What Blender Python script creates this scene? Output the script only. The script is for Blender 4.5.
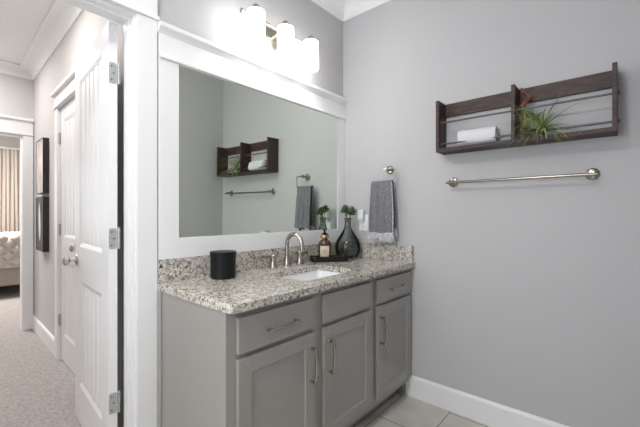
import bpy, bmesh, math, random
from mathutils import Vector, Matrix, noise
from math import sin, cos, pi, radians
random.seed(7)
for o in list(bpy.data.objects): bpy.data.objects.remove(o, do_unlink=True)
S = bpy.context.scene
COL = S.collection

# ---------------------------------------------------------------- camera
TH = radians(40.9)
cd = bpy.data.cameras.new('camera'); cam = bpy.data.objects.new('camera', cd); COL.objects.link(cam)
cam.location = (-2.107, -1.593, 1.19)
cam.rotation_euler = (pi/2, 0, TH - pi/2)
cd.sensor_width = 36; cd.lens = 347.0/640*36; cd.clip_start = 0.02
S.camera = cam

# ---------------------------------------------------------------- world, lamps, exposure
w = bpy.data.worlds.new('sky'); S.world = w; w.use_nodes = True
w.node_tree.nodes['Background'].inputs[0].default_value = (0.75, 0.86, 1.0, 1)
w.node_tree.nodes['Background'].inputs[1].default_value = 3.0
S.view_settings.view_transform = 'Standard'; S.view_settings.look = 'None'
S.view_settings.gamma = 1; S.view_settings.use_curve_mapping = False
S.view_settings.exposure = 0.72

def lamp(name, kind, loc, power, color=(1, 1, 1), size=0.1, size_y=None, rot=(0, 0, 0)):
    l = bpy.data.lights.new(name, kind); l.energy = power; l.color = color
    if kind == 'AREA':
        l.size = size
        if size_y: l.shape = 'RECTANGLE'; l.size_y = size_y
        else: l.shape = 'DISK'
    else: l.shadow_soft_size = size
    o = bpy.data.objects.new(name, l); COL.objects.link(o); o.location = loc; o.rotation_euler = rot
    return o
BATH_FILL = lamp('bathroom_ceiling_lamp', 'AREA', (-2.30, -0.90, 2.715), 13, (1.0, 0.99, 0.97), 0.30)  # added out of view to brighten the bathroom
HALL_FILL = lamp('hall_ceiling_lamp', 'AREA', (-1.95, 1.15, 2.60), 7.6, (1.0, 0.975, 0.95), 0.28)  # unseen hall fill, added above the open door
HALL_FILL2 = lamp('hall_ceiling_lamp', 'AREA', (-2.0, 2.5, 2.60), 6.5, (1.0, 0.97, 0.95), 0.28)  # second unseen hall fill, added near the bedroom doorway
BED_FILL = lamp('bedroom_ceiling_lamp', 'AREA', (-2.2, 5.2, 2.62), 85, (1.0, 0.97, 0.93), 0.6)  # bedroom fill, added with no visible source
BATH_SIDE_FILL = lamp('bathroom_window_daylight', 'AREA', (-3.02, -0.95, 1.50), 10.5, (1.0, 0.985, 0.97), 0.76, 1.06, (0, -pi/2, 0))  # added side fill acting as daylight from an invented window
VANITY_W = 7.8       # emission of the three frosted shades

# ---------------------------------------------------------------- materials
def newmat(name):
    m = bpy.data.materials.new(name); m.use_nodes = True
    return m, m.node_tree, m.node_tree.nodes['Principled BSDF']
def mat(name, col, rough=0.5, metal=0.0, bump=0, bscale=200, var=0, vscale=30, **kw):
    m, nt, b = newmat(name)
    b.inputs['Base Color'].default_value = (*col, 1)
    b.inputs['Roughness'].default_value = rough; b.inputs['Metallic'].default_value = metal
    for k, v in kw.items(): b.inputs[k.replace('_', ' ')].default_value = v
    N, L = nt.nodes, nt.links
    tc = N.new('ShaderNodeTexCoord')
    if var:
        n = N.new('ShaderNodeTexNoise'); n.inputs['Scale'].default_value = vscale; n.inputs['Detail'].default_value = 4
        L.new(tc.outputs['Object'], n.inputs['Vector'])
        r = N.new('ShaderNodeValToRGB')
        r.color_ramp.elements[0].position = 0.35; r.color_ramp.elements[1].position = 0.65
        r.color_ramp.elements[0].color = (*[max(0, c*(1-var)) for c in col], 1)
        r.color_ramp.elements[1].color = (*[min(1, c*(1+var)) for c in col], 1)
        L.new(n.outputs['Fac'], r.inputs[0]); L.new(r.outputs[0], b.inputs['Base Color'])
    if bump:
        n = N.new('ShaderNodeTexNoise'); n.inputs['Scale'].default_value = bscale; n.inputs['Detail'].default_value = 3
        L.new(tc.outputs['Object'], n.inputs['Vector'])
        bp = N.new('ShaderNodeBump'); bp.inputs['Strength'].default_value = bump; bp.inputs['Distance'].default_value = 0.002
        L.new(n.outputs['Fac'], bp.inputs['Height']); L.new(bp.outputs[0], b.inputs['Normal'])
    return m

M = {}
M['wall'] = mat('lavender_grey_wall_paint', (0.51, 0.505, 0.515), 0.85, bump=0.15, bscale=300)
M['hallwall'] = mat('pale_grey_hall_paint', (0.60, 0.58, 0.57), 0.85, bump=0.15, bscale=300)
M['ceil'] = mat('ceiling_paint', (0.84, 0.83, 0.82), 0.9, bump=0.1, bscale=250)
M['trim'] = mat('white_trim_paint', (0.83, 0.83, 0.835), 0.42)
M['door'] = mat('white_door_paint', (0.80, 0.80, 0.81), 0.38)
M['cab'] = mat('grey_cabinet_paint', (0.325, 0.315, 0.292), 0.38, bump=0.04, bscale=150)
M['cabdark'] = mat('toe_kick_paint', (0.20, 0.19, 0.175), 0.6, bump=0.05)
M['nickel'] = mat('brushed_nickel', (0.42, 0.385, 0.345), 0.26, 1.0, bump=0.04, bscale=400)
M['bronze'] = mat('aged_brushed_nickel', (0.34, 0.305, 0.265), 0.27, 1.0, bump=0.03, bscale=300)
M['hinge'] = mat('satin_hinge_steel', (0.46, 0.49, 0.48), 0.42, 0.55, bump=0.05, bscale=300)
M['screw'] = mat('screw_steel', (0.12, 0.12, 0.12), 0.4, 1.0, bump=0.05)
M['chrome'] = mat('polished_knob_metal', (0.62, 0.61, 0.60), 0.14, 1.0, bump=0.01)
M['porcelain'] = mat('white_porcelain', (0.86, 0.86, 0.86), 0.12, bump=0.01, bscale=20)
M['black'] = mat('matt_black_ceramic', (0.008, 0.008, 0.009), 0.42, bump=0.03, Specular_IOR_Level=0.22)
M['blacktray'] = mat('black_lacquer', (0.008, 0.008, 0.008), 0.22, bump=0.02)
M['blackframe'] = mat('black_frame_wood', (0.015, 0.015, 0.016), 0.45, bump=0.1)
M['rod'] = mat('dark_steel_rod', (0.13, 0.13, 0.15), 0.38, 0.8, bump=0.05)
M['towelgrey'] = mat('grey_knit_towel', (0.19, 0.19, 0.207), 0.95, bump=1.0, bscale=300, var=0.6, vscale=210)
M['fringe'] = mat('pale_towel_fringe', (0.55, 0.55, 0.57), 0.95, bump=0.8, bscale=300, var=0.35, vscale=120)
M['towelwhite'] = mat('white_terry_towel', (0.72, 0.72, 0.75), 0.95, bump=0.9, bscale=500)
M['plastic'] = mat('white_plastic', (0.85, 0.85, 0.87), 0.3, bump=0.01)
M['slot'] = mat('outlet_slot', (0.04, 0.04, 0.04), 0.5, bump=0.01)
M['label'] = mat('cream_paper_label', (0.62, 0.56, 0.45), 0.6, bump=0.05)
M['ink'] = mat('dark_label_ink', (0.07, 0.045, 0.03), 0.6, bump=0.02)
M['gold'] = mat('golden_collar', (0.50, 0.33, 0.14), 0.35, 0.9, bump=0.02)
M['amber'] = mat('amber_bottle_glass', (0.055, 0.018, 0.006), 0.08, bump=0.01, Coat_Weight=0.5)
M['leafdark'] = mat('succulent_green', (0.10, 0.17, 0.085), 0.5, bump=0.1, var=0.45, vscale=40)
M['leafair'] = mat('air_plant_green', (0.19, 0.28, 0.075), 0.5, bump=0.1, var=0.5, vscale=18)
M['leaftip'] = mat('yellow_green_blade', (0.44, 0.50, 0.16), 0.5, bump=0.1, var=0.3, vscale=25)
M['drift'] = mat('reddish_driftwood', (0.16, 0.062, 0.032), 0.7, bump=0.6, bscale=80, var=0.5, vscale=35)
M['curtain'] = mat('beige_linen_curtain', (0.54, 0.475, 0.42), 0.9, bump=0.4, bscale=400)
M['quilt'] = mat('taupe_quilt', (0.58, 0.53, 0.49), 0.9, bump=0.5, bscale=200)
M['bedbase'] = mat('beige_bed_upholstery', (0.40, 0.35, 0.30), 0.9, bump=0.4, bscale=300)
M['sheet'] = mat('white_bed_linen', (0.80, 0.78, 0.76), 0.9, bump=0.3)
M['blind'] = mat('white_blind_slat', (0.80, 0.80, 0.80), 0.6, bump=0.02)
M['grout'] = mat('grey_grout', (0.26, 0.245, 0.22), 0.9, bump=0.3)
M['dark'] = mat('dark_recess', (0.03, 0.03, 0.03), 0.8, bump=0.05)
M['canvas'] = mat('pale_pink_canvas', (0.62, 0.56, 0.54), 0.9, bump=0.4, bscale=500, var=0.25, vscale=5)
M['canvasgrey'] = mat('charcoal_canvas', (0.10, 0.10, 0.10), 0.9, bump=0.4, bscale=500, var=0.3, vscale=6)
M['canvaswhite'] = mat('white_feather_paint', (0.75, 0.75, 0.75), 0.9, bump=0.3)

def mk_mirror():
    m, nt, b = newmat('silvered_mirror')
    b.inputs['Base Color'].default_value = (0.80, 0.85, 0.775, 1); b.inputs['Metallic'].default_value = 1
    b.inputs['Roughness'].default_value = 0.0
    return m
M['mirror'] = mk_mirror()
def mk_glass(name, col, rough=0.02, ior=1.3, emptiness=0.5):
    m, nt, b = newmat(name)
    b.inputs['Base Color'].default_value = (*col, 1); b.inputs['Roughness'].default_value = rough
    b.inputs['Transmission Weight'].default_value = 1.0; b.inputs['IOR'].default_value = ior
    return m
def mk_smoke():
    m = bpy.data.materials.new('smoky_grey_glass'); m.use_nodes = True
    nt = m.node_tree; N, L = nt.nodes, nt.links; N.clear()
    out = N.new('ShaderNodeOutputMaterial'); mix = N.new('ShaderNodeMixShader')
    tr = N.new('ShaderNodeBsdfTransparent'); tr.inputs[0].default_value = (0.77, 0.79, 0.79, 1)
    gl = N.new('ShaderNodeBsdfGlossy'); gl.inputs['Roughness'].default_value = 0.04
    fr = N.new('ShaderNodeFresnel'); fr.inputs[0].default_value = 1.35
    L.new(fr.outputs[0], mix.inputs[0]); L.new(tr.outputs[0], mix.inputs[1]); L.new(gl.outputs[0], mix.inputs[2])
    L.new(mix.outputs[0], out.inputs[0])
    return m
M['smoke'] = mk_smoke()
def mk_clear():
    m = mk_smoke(); m.name = 'clear_window_glass'
    for n in m.node_tree.nodes:
        if n.type == 'BSDF_TRANSPARENT': n.inputs[0].default_value = (0.95, 0.97, 0.97, 1)
    return m
M['clear'] = mk_clear()
def mk_emit(name, col, s):
    m, nt, b = newmat(name)
    b.inputs['Base Color'].default_value = (0.9, 0.9, 0.9, 1); b.inputs['Roughness'].default_value = 0.3
    b.inputs['Emission Color'].default_value = (*col, 1); b.inputs['Emission Strength'].default_value = s
    return m
M['shade'] = mk_emit('lit_frosted_glass', (1.0, 0.975, 0.95), VANITY_W)
M['led'] = mk_emit('lit_diffuser', (1.0, 0.97, 0.93), 4.0)  # glow of the added ceiling fixtures

def mk_granite():
    m, nt, b = newmat('speckled_granite'); N, L = nt.nodes, nt.links
    tc = N.new('ShaderNodeTexCoord')
    wn = N.new('ShaderNodeTexNoise'); wn.inputs['Scale'].default_value = 60; wn.inputs['Detail'].default_value = 3
    L.new(tc.outputs['Object'], wn.inputs['Vector'])
    vm = N.new('ShaderNodeVectorMath'); vm.operation = 'MULTIPLY_ADD'
    vm.inputs[1].default_value = (0.02, 0.02, 0.02)
    L.new(wn.outputs['Color'], vm.inputs[0]); L.new(tc.outputs['Object'], vm.inputs[2])
    def layer(prev, scale, lo, hi, col, seed, detail=2):
        n = N.new('ShaderNodeTexNoise'); n.noise_dimensions = '4D'; n.inputs['W'].default_value = seed
        n.inputs['Scale'].default_value = scale*1.5; n.inputs['Detail'].default_value = detail; n.inputs['Roughness'].default_value = 0.6
        L.new(vm.outputs[0], n.inputs['Vector'])
        r = N.new('ShaderNodeMapRange'); r.inputs[1].default_value = lo; r.inputs[2].default_value = hi
        L.new(n.outputs['Fac'], r.inputs[0])
        mx = N.new('ShaderNodeMix'); mx.data_type = 'RGBA'
        L.new(r.outputs[0], mx.inputs['Factor'])
        if isinstance(prev, tuple): mx.inputs['A'].default_value = (*prev, 1)
        else: L.new(prev, mx.inputs['A'])
        mx.inputs['B'].default_value = (*col, 1)
        return mx.outputs['Result']
    c = layer((0.60, 0.57, 0.51), 35, 0.50, 0.60, (0.40, 0.36, 0.31), 1.0, 4)
    c = layer(c, 48, 0.56, 0.60, (0.74, 0.72, 0.68), 2.0, 3)
    c = layer(c, 44, 0.553, 0.592, (0.23, 0.20, 0.175), 3.0, 3)
    c = layer(c, 72, 0.583, 0.612, (0.035, 0.032, 0.032), 4.0, 2)
    c = layer(c, 55, 0.63, 0.66, (0.17, 0.085, 0.045), 5.0, 2)
    L.new(c, b.inputs['Base Color']); b.inputs['Roughness'].default_value = 0.16
    return m
M['granite'] = mk_granite()

def mk_carpet():
    m, nt, b = newmat('greige_carpet'); N, L = nt.nodes, nt.links
    tc = N.new('ShaderNodeTexCoord')
    n1 = N.new('ShaderNodeTexNoise'); n1.inputs['Scale'].default_value = 260; n1.inputs['Detail'].default_value = 3
    n2 = N.new('ShaderNodeTexNoise'); n2.inputs['Scale'].default_value = 55; n2.inputs['Detail'].default_value = 5
    L.new(tc.outputs['Object'], n1.inputs['Vector']); L.new(tc.outputs['Object'], n2.inputs['Vector'])
    ad = N.new('ShaderNodeMath'); ad.operation = 'MULTIPLY_ADD'; ad.inputs[1].default_value = 0.5
    L.new(n2.outputs['Fac'], ad.inputs[0])
    h = N.new('ShaderNodeMath'); h.operation = 'MULTIPLY'; h.inputs[1].default_value = 0.5
    L.new(n1.outputs['Fac'], h.inputs[0]); L.new(h.outputs[0], ad.inputs[2])
    r = N.new('ShaderNodeValToRGB'); r.color_ramp.elements[0].position = 0.36; r.color_ramp.elements[1].position = 0.64
    r.color_ramp.elements[0].color = (0.27, 0.245, 0.235, 1); r.color_ramp.elements[1].color = (0.50, 0.46, 0.44, 1)
    L.new(ad.outputs[0], r.inputs[0]); L.new(r.outputs[0], b.inputs['Base Color'])
    bp = N.new('ShaderNodeBump'); bp.inputs['Strength'].default_value = 0.8; bp.inputs['Distance'].default_value = 0.006
    L.new(n1.outputs['Fac'], bp.inputs['Height']); L.new(bp.outputs[0], b.inputs['Normal'])
    b.inputs['Roughness'].default_value = 0.97
    return m
M['carpet'] = mk_carpet()
def mk_tile():
    m, nt, b = newmat('greige_stone_floor_tile'); N, L = nt.nodes, nt.links
    tc = N.new('ShaderNodeTexCoord')
    n = N.new('ShaderNodeTexNoise'); n.inputs['Scale'].default_value = 5; n.inputs['Detail'].default_value = 6
    L.new(tc.outputs['Object'], n.inputs['Vector'])
    r = N.new('ShaderNodeValToRGB'); r.color_ramp.elements[0].position = 0.3; r.color_ramp.elements[1].position = 0.7
    r.color_ramp.elements[0].color = (0.50, 0.465, 0.42, 1); r.color_ramp.elements[1].color = (0.64, 0.61, 0.56, 1)
    L.new(n.outputs['Fac'], r.inputs[0])
    br = N.new('ShaderNodeTexBrick'); br.offset = 0.5
    mp = N.new('ShaderNodeMapping'); mp.inputs['Location'].default_value = (0.644, 0.82, 0)
    L.new(tc.outputs['Object'], mp.inputs['Vector']); L.new(mp.outputs[0], br.inputs['Vector'])
    br.inputs['Scale'].default_value = 1.0; br.inputs['Mortar Size'].default_value = 0.004
    br.inputs['Brick Width'].default_value = 0.61; br.inputs['Row Height'].default_value = 0.305
    br.inputs['Mortar'].default_value = (0.24, 0.22, 0.20, 1)
    L.new(r.outputs[0], br.inputs['Color1']); L.new(r.outputs[0], br.inputs['Color2'])
    L.new(br.outputs['Color'], b.inputs['Base Color']); b.inputs['Roughness'].default_value = 0.35
    return m
M['tile'] = mk_tile()
def mk_wood():
    m, nt, b = newmat('dark_stained_wood'); N, L = nt.nodes, nt.links
    tc = N.new('ShaderNodeTexCoord'); mp = N.new('ShaderNodeMapping'); mp.inputs['Scale'].default_value = (30, 5, 42)
    L.new(tc.outputs['Object'], mp.inputs['Vector'])
    n = N.new('ShaderNodeTexNoise'); n.inputs['Scale'].default_value = 1.6; n.inputs['Detail'].default_value = 6; n.inputs['Distortion'].default_value = 1.2
    L.new(mp.outputs[0], n.inputs['Vector'])
    r = N.new('ShaderNodeValToRGB'); e = r.color_ramp.elements
    e[0].position = 0.35; e[0].color = (0.012, 0.006, 0.005, 1); e[1].position = 0.8; e[1].color = (0.10, 0.046, 0.036, 1)
    L.new(n.outputs['Fac'], r.inputs[0]); L.new(r.outputs[0], b.inputs['Base Color'])
    bp = N.new('ShaderNodeBump'); bp.inputs['Strength'].default_value = 0.4; bp.inputs['Distance'].default_value = 0.002
    L.new(n.outputs['Fac'], bp.inputs['Height']); L.new(bp.outputs[0], b.inputs['Normal'])
    b.inputs['Roughness'].default_value = 0.5
    return m
M['wood'] = mk_wood()

# ---------------------------------------------------------------- mesh helpers
def fin(name, bm, m, parent=None, smooth=False, mods=()):
    bmesh.ops.recalc_face_normals(bm, faces=bm.faces)
    me = bpy.data.meshes.new(name); bm.to_mesh(me); bm.free()
    for mm in (m if isinstance(m, (list, tuple)) else [m]): me.materials.append(mm)
    if smooth:
        for p in me.polygons: p.use_smooth = True
        try: me.set_sharp_from_angle(angle=radians(38))
        except Exception: pass
    o = bpy.data.objects.new(name, me); COL.objects.link(o)
    if smooth:
        wn = o.modifiers.new('normals', 'WEIGHTED_NORMAL'); wn.keep_sharp = True; wn.weight = 100
    if parent: o.parent = parent
    return o
def box(bm, x0, x1, y0, y1, z0, z1, bev=0, seg=2, mi=0):
    vs = [bm.verts.new((x, y, z)) for z in (z0, z1) for y in (y0, y1) for x in (x0, x1)]
    fs = [(0,2,3,1),(4,5,7,6),(0,1,5,4),(2,6,7,3),(0,4,6,2),(1,3,7,5)]
    F = [bm.faces.new([vs[i] for i in f]) for f in fs]
    for f in F: f.material_index = mi
    if bev:
        es = list({e for f in F for e in f.edges})
        r = bmesh.ops.bevel(bm, geom=es, offset=bev, segments=seg, affect='EDGES', profile=0.5)
        for f in r['faces']: f.material_index = mi
    return F
def BOX(name, m, x0, x1, y0, y1, z0, z1, parent=None, bev=0, seg=2):
    bm = bmesh.new(); box(bm, min(x0,x1), max(x0,x1), min(y0,y1), max(y0,y1), z0, z1, bev, seg)
    return fin(name, bm, m, parent, smooth=bool(bev))
def tube(bm, pts, rad, n=12, cap=True, flat=None):
    """sweep a ring along pts; rad number or list"""
    pts = [Vector(p) for p in pts]; k = len(pts)
    rs = rad if isinstance(rad, (list, tuple)) else [rad]*k
    rings = []; up = None
    for i, p in enumerate(pts):
        t = (pts[min(i+1, k-1)] - pts[max(i-1, 0)]).normalized()
        if up is None:
            up = Vector((0,0,1)) if abs(t.z) < 0.9 else Vector((1,0,0))
        a = (up - t*up.dot(t))
        if a.length < 1e-5: a = t.orthogonal()
        a.normalize(); b = t.cross(a); up = a
        fl = flat or 1.0
        rings.append([bm.verts.new(p + (a*cos(2*pi*j/n)*fl + b*sin(2*pi*j/n))*rs[i]) for j in range(n)])
    for i in range(k-1):
        for j in range(n):
            bm.faces.new((rings[i][j], rings[i][(j+1)%n], rings[i+1][(j+1)%n], rings[i+1][j]))
    if cap:
        bm.faces.new(rings[0]); bm.faces.new(rings[-1])
def lathe(bm, prof, c=(0,0,0), n=40, axis='Z', closed=False):
    c = Vector(c); rings = []
    for r, h in prof:
        ring = []
        for j in range(n):
            a = 2*pi*j/n; u, v = r*cos(a), r*sin(a)
            d = {'Z': (u, v, h), 'Y': (u, h, v), 'X': (h, u, v)}[axis]
            ring.append(bm.verts.new(c + Vector(d)))
        rings.append(ring)
    for i in range(len(rings)-1):
        for j in range(n):
            bm.faces.new((rings[i][j], rings[i][(j+1)%n], rings[i+1][(j+1)%n], rings[i+1][j]))
    if closed:
        for j in range(n):
            bm.faces.new((rings[-1][j], rings[-1][(j+1)%n], rings[0][(j+1)%n], rings[0][j]))
    else:
        bm.faces.new(rings[0]); bm.faces.new(rings[-1])
def LATHE(name, m, prof, c, parent=None, n=40, axis='Z', closed=False):
    bm = bmesh.new(); lathe(bm, prof, c, n, axis, closed); return fin(name, bm, m, parent, smooth=True)
def TUBE(name, m, pts, rad, parent=None, n=14, flat=None):
    bm = bmesh.new(); tube(bm, pts, rad, n, flat=flat); return fin(name, bm, m, parent, smooth=True)
def prism(bm, prof, p0, p1, out):
    """extrude a profile given as (outward, up) pairs from p0 to p1"""
    p0, p1, out = Vector(p0), Vector(p1), Vector(out).normalized()
    A = [bm.verts.new(p0 + out*a + Vector((0,0,b))) for a, b in prof]
    B = [bm.verts.new(p1 + out*a + Vector((0,0,b))) for a, b in prof]
    n = len(prof)
    for i in range(n): bm.faces.new((A[i], A[(i+1)%n], B[(i+1)%n], B[i]))
    bm.faces.new(A); bm.faces.new(B)
def arc(c, r, a0, a1, n, plane='xz', off=0):
    out = []
    for i in range(n+1):
        a = a0 + (a1-a0)*i/n; u, v = c[0]+r*cos(a), c[1]+r*sin(a)
        out.append((u, off, v) if plane == 'xz' else (off, u, v) if plane == 'yz' else (u, v, off))
    return out
def empty(name, loc, rz=0):
    o = bpy.data.objects.new(name, None); COL.objects.link(o); o.location = loc; o.rotation_euler = (0,0,rz)
    o.empty_display_size = 0.05
    return o
def tag(o, label=None, cat=None, group=None, kind=None):
    if label: o['label'] = label
    if cat: o['category'] = cat
    if group: o['group'] = group
    if kind: o['kind'] = kind
    return o
def struct(o, label=None):
    o['kind'] = 'structure'
    if label: o['label'] = label
    return o
def dup(root, loc, **props):
    r = root.copy(); COL.objects.link(r); r.location = loc
    for k, v in props.items(): r[k] = v
    for ch in list(root.children):
        c = ch.copy(); COL.objects.link(c); c.parent = r
        for g in list(ch.children):
            d = g.copy(); COL.objects.link(d); d.parent = c
    return r

# ================================================================ STRUCTURE
HB, HH = 2.74, 2.66       # ceiling heights, bathroom and hall
YB = -1.665               # bathroom back wall
XL = -3.0
XJ = -1.50                # right jamb face of the doorway
XO = -2.24                # left jamb face
struct(BOX('floor', M['tile'], XL, 0.0, YB, 0.06, -0.05, 0.0), 'greige stone tile bathroom floor')
struct(BOX('floor', M['carpet'], -4.4, 1.2, 0.06, 7.1, -0.05, 0.004), 'greige carpet of the hall and bedroom')
struct(BOX('ceiling', M['ceil'], XL, 0.0, YB, 0.0, HB, HB+0.05), 'white bathroom ceiling')
struct(BOX('ceiling', M['ceil'], -4.4, 1.2, 0.11, 3.0, HH, HH+0.13), 'white hall ceiling')
struct(BOX('ceiling', M['ceil'], -4.4, 1.2, 3.0, 7.1, HH+0.04, HH+0.13), 'white bedroom ceiling')
# wall holding the mirror and the doorway
bm = bmesh.new()
box(bm, XJ+0.02, 0.12, 0.0, 0.11, 0, HB+0.05)
box(bm, XO-0.02, XJ+0.02, 0.0, 0.11, 2.065, HB+0.05)
box(bm, -4.4, XO-0.02, 0.0, 0.11, 0, HB+0.05)
struct(fin('wall_mirror', bm, M['wall']), 'lavender grey wall behind the mirror')
struct(BOX('wall_right', M['wall'], 0.0, 0.12, YB-0.12, 0.0, 0, HB+0.05), 'lavender grey wall with the towel bar')
struct(BOX('wall_back', M['wall'], XL-0.12, 0.0, YB-0.12, YB, 0, HB+0.05))
bm = bmesh.new()
box(bm, XL-0.12, XL, YB, -1.35, 0, HB+0.05); box(bm, XL-0.12, XL, -0.55, 0.0, 0, HB+0.05)
box(bm, XL-0.12, XL, -1.35, -0.55, 0, 0.95); box(bm, XL-0.12, XL, -1.35, -0.55, 2.05, HB+0.05)
struct(fin('wall_left', bm, M['wall']))
bm = bmesh.new()
box(bm, XL-0.10, XL+0.015, -1.37, -1.33, 0.93, 2.07); box(bm, XL-0.10, XL+0.015, -0.57, -0.53, 0.93, 2.07)
box(bm, XL-0.10, XL+0.030, -1.37, -0.53, 0.93, 0.97); box(bm, XL-0.10, XL+0.015, -1.37, -0.53, 2.03, 2.07)
w2 = struct(fin('window_2', bm, M['trim']), 'white framed bathroom window in the left wall')  # window added out of view to house the side fill
BOX('window_pane', M['clear'], XL-0.075, XL-0.070, -1.33, -0.57, 0.97, 2.03, w2)
# hall side, turned slightly as in the photograph
HA = radians(-1.5)
def hallobj(o): o.location = (-1.33, 3.0, 0); o.rotation_euler = (0, 0, HA); return o
bm = bmesh.new()
DY0, DY1 = 1.845-3, 1.155-3      # far door opening in hall local y
box(bm, 0, 0.11, DY0+0.02, 0.0, 0, HH+0.02)
box(bm, 0, 0.11, -2.89, DY1-0.02, 0, HH+0.02)
box(bm, 0, 0.11, DY1-0.02, DY0+0.02, 2.06, HH+0.02)
hallobj(struct(fin('wall_hall', bm, M['hallwall']), 'pale grey hall wall with the framed pictures'))
struct(BOX('wall_hall_left', M['hallwall'], -2.62, -2.50, 0.11, 3.0, 0, HH))
bm = bmesh.new()
XE = -1.425
box(bm, XE+0.018, 1.2, 3.0, 3.11, 0, HH+0.05)
box(bm, -2.35, XE+0.018, 3.0, 3.11, 1.988, HH+0.05)
box(bm, -4.4, -2.35, 3.0, 3.11, 0, HH+0.05)
struct(fin('wall_hall_end', bm, M['hallwall']), 'pale grey wall around the bedroom doorway')
bm = bmesh.new()
box(bm, -1.02, 1.2, 7.0, 7.1, 0, HH+0.05); box(bm, -4.4, -2.6, 7.0, 7.1, 0, HH+0.05)
box(bm, -2.6, -1.02, 7.0, 7.1, 2.2, HH+0.05); box(bm, -2.6, -1.02, 7.0, 7.1, 0, 0.75)
struct(fin('wall_bedroom', bm, M['hallwall']))
struct(BOX('wall_bedroom_right', M['hallwall'], 1.2, 1.3, 3.11, 7.1, 0, HH+0.05))
struct(BOX('wall_bedroom_left', M['hallwall'], -4.5, -4.4, 0.0, 7.1, 0, HH+0.05))

# crown mouldings
def crownprof(h, p):
    pr = [(0, 0), (0, -h), (0.012, -h), (0.016, -h+0.012)]
    for i in range(9):
        t = i/8; a = t*pi/2
        pr.append((0.018 + (p-0.034)*(1-cos(a)), -h+0.018 + (h-0.034)*sin(a)))
    pr += [(p-0.012, -0.014), (p, -0.012), (p, 0)]
    return pr
bm = bmesh.new(); pr = crownprof(0.10, 0.095)
prism(bm, pr, (XL, 0, HB), (0, 0, HB), (0, -1, 0)); prism(bm, pr, (0, YB, HB), (0, 0, HB), (-1, 0, 0))
prism(bm, pr, (XL, YB, HB), (0, YB, HB), (0, 1, 0)); prism(bm, pr, (XL, YB, HB), (XL, 0, HB), (1, 0, 0))
struct(fin('trim_1', bm, M['trim'], smooth=True), 'white crown moulding under the bathroom ceiling')
bm = bmesh.new(); prh = crownprof(0.095, 0.125)
prism(bm, prh, (0, -2.89, HH), (0, 0, HH), (-1, 0, 0))
hallobj(struct(fin('trim_2', bm, M['trim'], smooth=True), 'white crown moulding along the hall wall'))
bm = bmesh.new(); prism(bm, prh, (-2.5, 3.0, HH), (-1.33, 3.0, HH), (0, -1, 0))
prism(bm, prh, (-2.5, 0.11, HH), (-1.4, 0.11, HH), (0, 1, 0)); prism(bm, prh, (-2.5, 0.11, HH), (-2.5, 3.0, HH), (1, 0, 0))
struct(fin('trim_3', bm, M['trim'], smooth=True), 'white crown moulding over the bedroom doorway')

# baseboards
def bbprof(h=0.135): return [(0, 0), (0.016, 0), (0.016, h-0.016), (0.012, h-0.006), (0.006, h), (0, h)]
bm = bmesh.new(); prism(bm, bbprof(), (0, YB, 0), (0, -0.47, 0), (-1, 0, 0))
struct(fin('baseboard_right', bm, M['trim']), 'white baseboard along the wall with the towel bar')
bm = bmesh.new(); prism(bm, bbprof(), (XL, YB, 0), (-0.016, YB, 0), (0, 1, 0))
struct(fin('baseboard_back', bm, M['trim']))
bm = bmesh.new(); prism(bm, bbprof(), (XL, YB+0.016, 0), (XL, 0, 0), (1, 0, 0))
struct(fin('baseboard_left', bm, M['trim']))
bm = bmesh.new(); prism(bm, bbprof(), (0, DY0+0.11, 0.004), (0, 0, 0.004), (-1, 0, 0))
hallobj(struct(fin('baseboard_hall', bm, M['trim']), 'white baseboard under the framed pictures'))

# doorway in the mirror wall: jambs, stops, casing, head
bm = bmesh.new()
box(bm, XJ, XJ+0.02, 0.0, 0.11, 0.0, 2.065); box(bm, XO-0.02, XO, 0.0, 0.11, 0.0, 2.065); box(bm, XO, XJ, 0.0, 0.11, 2.045, 2.065)
box(bm, XJ-0.011, XJ, 0.028, 0.07, 0, 2.045, 0.002); box(bm, XO, XO+0.011, 0.028, 0.07, 0, 2.045, 0.002)
box(bm, XO+0.011, XJ-0.011, 0.028, 0.07, 2.034, 2.045, 0.002)
struct(fin('trim_4', bm, M['trim'], smooth=True), 'white door jamb of the bathroom doorway')
bm = bmesh.new()
def casing(bm, x0, x1, z1, yf, t, s, extra=0.0):
    """craftsman casing: legs to z1, fillet, head board, cap; wall face yf, outward sign s"""
    def b(xa, xb, th, za, zb, bev=0.002): box(bm, xa, xb, min(yf, yf+s*th), max(yf, yf+s*th), za, zb, bev)
    return b
b = casing(bm, 0, 0, 0, 0.0, 0, -1)
b(-1.492, -1.406, 0.019, 0, 2.056); b(XO-0.094, XO-0.008, 0.019, 0, 2.056)
b(XO-0.10, -1.398, 0.030, 2.056, 2.074, 0.004); b(XO-0.094, -1.406, 0.021, 2.074, 2.20)
b(XO-0.115, -1.385, 0.045, 2.20, 2.23, 0.004)
struct(fin('trim_5', bm, M['trim'], smooth=True), 'white casing of the bathroom doorway')
bm = bmesh.new(); b = casing(bm, 0, 0, 0, 0.11, 0, 1)
b(-1.490, -1.418, 0.018, 0.004, 2.056); b(XO-0.094, XO-0.008, 0.018, 0.004, 2.056); b(XO-0.094, -1.418, 0.018, 2.056, 2.15)
struct(fin('trim_6', bm, M['trim'], smooth=True))
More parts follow.
